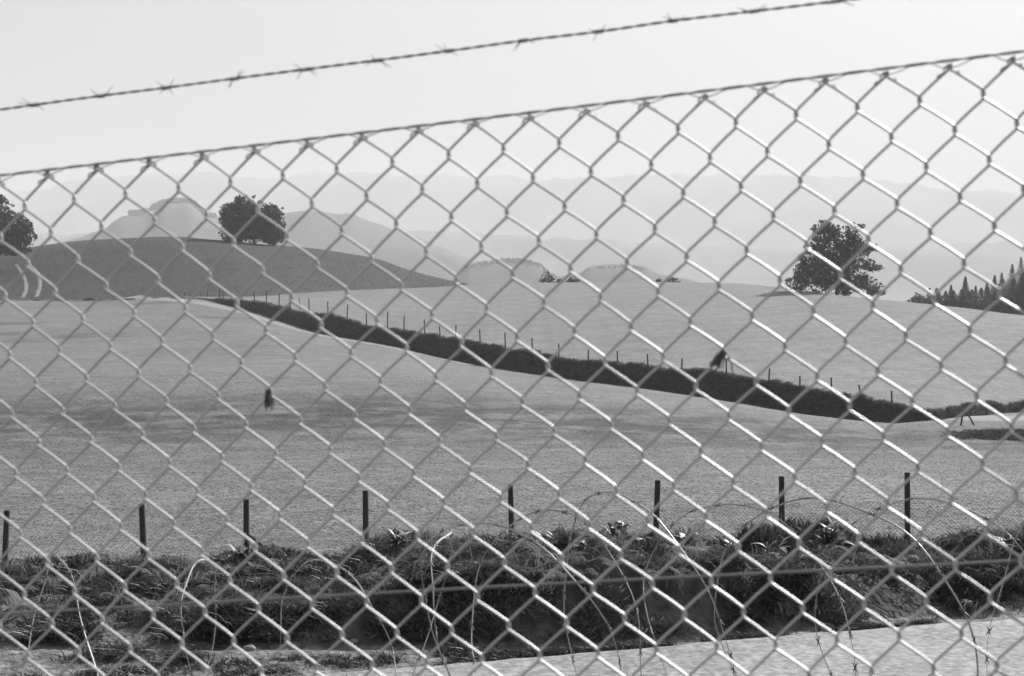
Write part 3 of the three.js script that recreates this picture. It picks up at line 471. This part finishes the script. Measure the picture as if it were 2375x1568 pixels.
  part('post', tube([-1.35, 0, 1.05].map((k) => foot.clone().addScaledVector(up, k)), R, 16), M.steel, f);
}
// barbed wire strand above the mesh
{
  const g = fenceFrame(thing('barbed_wire', 'dark strand of barbed wire stretched against the sky above the mesh', 'barbed wire'));
  const seen = [[0, 254], [80, 243], [235, 222], [387, 203], [545, 182], [707, 161], [873, 140], [1040, 118], [1213, 94], [1390, 73], [1563, 48], [1750, 26], [1940, 3]].map(([a, b]) => planePoint(a, b));
  const last = seen[12], sl = (last.y - seen[9].y) / (last.x - seen[9].x), sl0 = (seen[3].y - seen[0].y) / (seen[3].x - seen[0].x);
  const inner = pchip(seen.map((p) => p.x), seen.map((p) => p.y)), Y = (x) => x > last.x ? last.y + sl * (x - last.x) : x < seen[0].x ? seen[0].y + sl0 * (x - seen[0].x) : inner(x), xA = seen[0].x - 0.5, xB = last.x + 0.72;
  const strand = (ph) => { const pts = []; for (let i = 0; i <= 800; i++) { const x = lerp(xA, xB, i / 800), a = x * 175 + ph; pts.push(V(x, Y(x) + Math.cos(a) * 0.0009, Math.sin(a) * 0.0009)); } return tube(pts, 0.0009, 5); };
  part('strand', strand(0), M.rust, g); part('strand', strand(Math.PI), M.rust, g);
  const step = (seen[12].x - seen[1].x) / 11, rr = rng(9), xs = seen.slice(1).map((p) => p.x);
  for (let k = 1; k <= 4; k++) { xs.push(seen[1].x - k * step); xs.push(seen[12].x + k * step); }
  for (const x of xs) {
    const geos = [], w = []; for (let i = 0; i <= 40; i++) { const t = i / 40, a = t * 6.283 * 3.2; w.push(V((t - 0.5) * 0.011, Math.cos(a) * 0.0022, Math.sin(a) * 0.0022)); } geos.push(tube(w, 0.0010, 5));
    for (let k = 0; k < 4; k++) { const a = rr() * 6.283, lx = (k < 2 ? -1 : 1) * (0.004 + 0.004 * rr()), dir = V(lx * 1.6 + (rr() - 0.5) * 0.008, Math.cos(a + k * 1.7) * 0.0115, Math.sin(a + k * 1.7) * 0.0115); geos.push(tube([V(lx * 0.6, 0, 0), V(lx * 0.6, 0, 0).addScaledVector(dir, 0.6), V(lx * 0.6, 0, 0).add(dir)], (s) => 0.0007 * (1 - 0.7 * s), 5)); }
    const m = part('barb', mergeGeometries(geos), M.rust, g); m.position.set(x, Y(x), 0);
  }
}
// wisps of dry grass caught on two mesh nodes
function wisp(label, X, Y, seed, dir, tail) {
  const g = thing('grass_wisp', label, 'grass wisp'), r = rng(seed), base = node(X, Y).addScaledVector(V(0, 1, 0), 0); fenceFrame(g);
  const o = V(base.x, base.y, 0.004); g.position.add(e1.clone().multiplyScalar(o.x)).add(e2.clone().multiplyScalar(o.y)).add(e3.clone().multiplyScalar(o.z));
  const geos = [];
  for (let i = 0; i < 34; i++) { const a = dir + (r() - 0.5) * 0.75, l = 0.007 + 0.016 * r(), b = V(Math.cos(a) * l, Math.sin(a) * l, (r() - 0.5) * 0.008), s0 = V((r() - 0.5) * 0.006, (r() - 0.5) * 0.006, (r() - 0.5) * 0.004); geos.push(tube([s0, s0.clone().addScaledVector(b, 0.5).add(V((r() - 0.5) * 0.004, (r() - 0.5) * 0.004, 0)), s0.clone().add(b)], 0.0011, 3)); }
  part('stalks', mergeGeometries(geos), M.straw, g);
  if (tail) part('long_stalk', tube([V(0.002, 0, 0), V(0.008, -0.012, 0.002), V(0.009, -0.03, 0)], 0.0009, 4), M.straw, g);
}
wisp('dark tuft of dry grass caught on a mesh node over the lower field', 4, 4, 31, -1.75, false);
wisp('dark wisp of dry grass with one hanging stalk caught on a mesh node', 12, 4, 32, -2.2, true);

// ------------------------------------------------------------------ coil of barbed tape on the slope between fence and road
{
  const D = 5.7, R0 = 0.47, tops = [[-420, 1330], [-130, 1310], [160, 1296], [470, 1312], [775, 1289], [1030, 1226], [1165, 1214], [1300, 1190], [1465, 1146], [1720, 1170], [1950, 1162], [2190, 1164], [2450, 1160], [2700, 1165]];
  const rr = rng(44), base = at(1187, 1200, D), g = thing('barbed_wire_coil', 'loose coil of barbed tape stretched along the slope behind the mesh fence', 'barbed wire', V(base.x, ground(base.x, D), -D));
  const cs = tops.map(([px, py]) => { const d = D + (rr() - 0.5) * 0.5, p = at(px, py, d), R = R0 * (0.92 + 0.16 * rr()); return { c: V(p.x, p.y - R, -d), R, tilt: (rr() < 0.62 ? 1 : -0.7) * (0.4 + 0.35 * rr()) }; });
  const cc = new THREE.CatmullRomCurve3(cs.map((q) => q.c)), N = cs.length - 1;
  const P = (s) => { const i = clamp(Math.floor(s), 0, N - 1), t = s - i, c = cc.getPoint(clamp(s / N, 0, 1)), R = lerp(cs[i].R, cs[i + 1].R, t), ti = lerp(cs[i].tilt, cs[i + 1].tilt, t), a = s * Math.PI * 2, y = Math.cos(a) * R, z = Math.sin(a) * R; return V(c.x + ti * z - 0.05 * y + 0.10 * n3(s * 2.3, 1, 1) + 0.03 * n3(s * 9.3, 2, 1), c.y + y + 0.05 * n3(s * 1.9, 5, 1) + 0.025 * n3(s * 8.1, 3, 1), c.z + z + 0.05 * n3(s * 5, 7, 1)).sub(g.position); };
  const barbShape = () => { const geos = []; for (const [a, l] of [[0.5, 0.026], [-0.5, 0.026], [Math.PI - 0.5, 0.024], [Math.PI + 0.5, 0.024]]) geos.push(tube([V(0, 0, 0), V(Math.cos(a) * l * 0.5, Math.sin(a) * l * 0.5, 0.002), V(Math.cos(a) * l, Math.sin(a) * l, 0)], (s) => 0.0042 * (1 - 0.8 * s), 4)); return mergeGeometries(geos); };
  const BG = barbShape(), m4 = new THREE.Matrix4();
  for (let i = 0; i < N; i++) {
    const K = 72, pos = [], idx = [], uv = [];
    for (let k = 0; k <= K; k++) {
      const s = i + k / K, p = P(s), T = P(s + 0.004).sub(P(s - 0.004)).normalize(), c = cc.getPoint(clamp(s / N, 0, 1)).sub(g.position), rad = p.clone().sub(c); rad.x = 0; rad.normalize(); rad.addScaledVector(T, -rad.dot(T)).normalize();
      const tw = 0.5 * Math.sin(s * 9.1), Bn = V().crossVectors(T, rad), w = V().addScaledVector(rad, Math.cos(tw)).addScaledVector(Bn, Math.sin(tw)), h = V().crossVectors(T, w);
      for (const [a, b] of [[1, 0.35], [-1, 0.35], [-1, -0.35], [1, -0.35]]) { const q = p.clone().addScaledVector(w, a * 0.0034).addScaledVector(h, b * 0.0034); pos.push(q.x, q.y, q.z); uv.push(a, k); }
    }
    for (let k = 0; k < K; k++) for (let e = 0; e < 4; e++) { const a = k * 4 + e, b = k * 4 + (e + 1) % 4; idx.push(a, b, a + 4, b, b + 4, a + 4); }
    let geo = new THREE.BufferGeometry(); geo.setAttribute('position', new THREE.Float32BufferAttribute(pos, 3)); geo.setIndex(idx); geo = geo.toNonIndexed(); geo.computeVertexNormals();
    const loop = part('coil_loop', geo, M.tape, g), nb = 22;
    for (let k = 0; k < nb; k++) { const s = i + (k + 0.3 * rr()) / nb, p = P(s), T = P(s + 0.004).sub(P(s - 0.004)).normalize(), u = V(0, 1, 0).cross(T).normalize(), v = V().crossVectors(T, u), b = part('barb', BG, M.barb, loop); b.position.copy(p); b.quaternion.setFromRotationMatrix(m4.makeBasis(T, u, v)); b.rotateX(rr() * 6.28); }
  }
}

// ------------------------------------------------------------------ weeds and stones on the bank
function leafGeo(l, w, bend) { const pos = [], idx = []; for (let i = 0; i <= 6; i++) { const t = i / 6, ww = w * Math.sin(Math.PI * (0.08 + 0.92 * t) ** 0.8) * (1 - 0.15 * t), y = l * t * (1 - bend * t * 0.5), x = l * bend * t * t * 0.8; pos.push(x, y, -ww, x - 0.12 * ww, y - 0.1 * ww, 0, x, y, ww); } for (let i = 0; i < 6; i++) for (let k = 0; k < 2; k++) { const a = i * 3 + k; idx.push(a, a + 1, a + 3, a + 1, a + 4, a + 3); } const g = new THREE.BufferGeometry(); g.setAttribute('position', new THREE.Float32BufferAttribute(pos, 3)); g.setIndex(idx); g.computeVertexNormals(); return g; }
{
  const LG = [leafGeo(1, 0.12, 0.6), leafGeo(1, 0.16, 0.9), leafGeo(1, 0.09, 0.35)];
  const list = [[1275, 1250, 12.4, 26, 0.17, 'dark clump of broad weeds on the bank before the middle fence post'], [1430, 1248, 12.6, 30, 0.22, 'tall leafy weed on the bank below the arch of barbed tape'], [1590, 1245, 12.6, 24, 0.20, 'upright leafy weed on the bank close right of a fence post'], [1475, 1255, 12.5, 16, 0.15, 'small pale-leaved weed on the bank between two taller weeds'], [1700, 1262, 12.3, 20, 0.13, 'low pale-leaved weed on the bank left of the large dark clump'], [1795, 1275, 12.1, 34, 0.21, 'large dark weed clump on the bank below the pointed coil loop'], [1930, 1258, 12.5, 34, 0.25, 'tallest dark weed clump with upright stalks on the bank'], [1350, 1300, 11.8, 16, 0.13, 'weed with bright hanging leaves on the face of the bank'], [2330, 1262, 12.6, 24, 0.17, 'dark weed clump at the right end of the bank'], [560, 1292, 12.7, 30, 0.17, 'dark weed clump on the low mound at the left'], [930, 1256, 12.7, 30, 0.14, 'flat dark weed clump on the mound left of the middle'], [130, 1318, 12.6, 18, 0.12, 'small dark weed at the left end of the bank']];
  list.forEach(([px, py, d, n, size, lab], i) => {
    const r = rng(900 + i), p = at(px, py, d), t = thing('weed', lab, 'weed', V(p.x, ground(p.x, d) - 0.01, -d), 'weeds along the bank');
    part('stem', tube([V(0, -0.03, 0), V(0.01, size * 0.6, 0), V(0.03, size * 1.05, 0)], (s) => 0.006 * (1.1 - s), 5), M.weed, t);
    for (let k = 0; k < n; k++) { const m = part('leaf', LG[k % 3], r() < 0.24 ? M.weedPale : M.weed, t), h = r() ** 1.3 * size * 0.7, sp = size * 0.35; m.position.set((r() - 0.5) * sp * 2, h, (r() - 0.5) * sp); m.rotation.set((r() - 0.5) * 0.8, r() * 6.283, -0.1 - r() * 0.9); m.scale.setScalar(size * (0.6 + 0.5 * r())); }
  });
  const st = [[579, 1508, 9.95, 0.035, 'small round stone on the sandy verge below the mesh'], [1375, 1497, 10.1, 0.03, 'small pale stone by the foot of the dark bank'], [2065, 1470, 10.6, 0.03, 'small pale stone by the road on the right'], [2240, 1400, 11.2, 0.045, 'flat stone on the verge near the right edge'], [250, 1490, 10.1, 0.028, 'pebble on the sandy verge at the left'], [820, 1478, 10.2, 0.03, 'grey stone on the sandy verge under the middle coil'], [1045, 1500, 10.05, 0.022, 'tiny stone where the sandy verge meets the road']];
  st.forEach(([px, py, d, s, lab], i) => { const p = at(px, py, d), g = new THREE.IcosahedronGeometry(s, 3), q = g.attributes.position; for (let k = 0; k < q.count; k++) { const v = V().fromBufferAttribute(q, k), n = 1 + 0.3 * n3(v.x / s * 1.2 + i, v.y / s * 1.2, v.z / s * 1.2); q.setXYZ(k, v.x * n * 1.2, v.y * n * 0.75, v.z * n); } g.computeVertexNormals(); const m = new THREE.Mesh(g, M.stone); m.name = numbered('stone'); m.position.set(p.x, ground(p.x, d) + s * 0.4, -d); m.rotation.y = i; scene.add(m); tag(m, lab, 'stone', 'stones on the verge'); });
}

scene.traverse((o) => { if (o.isMesh) { o.castShadow = true; o.receiveShadow = true; } });
renderer.render(scene, camera);
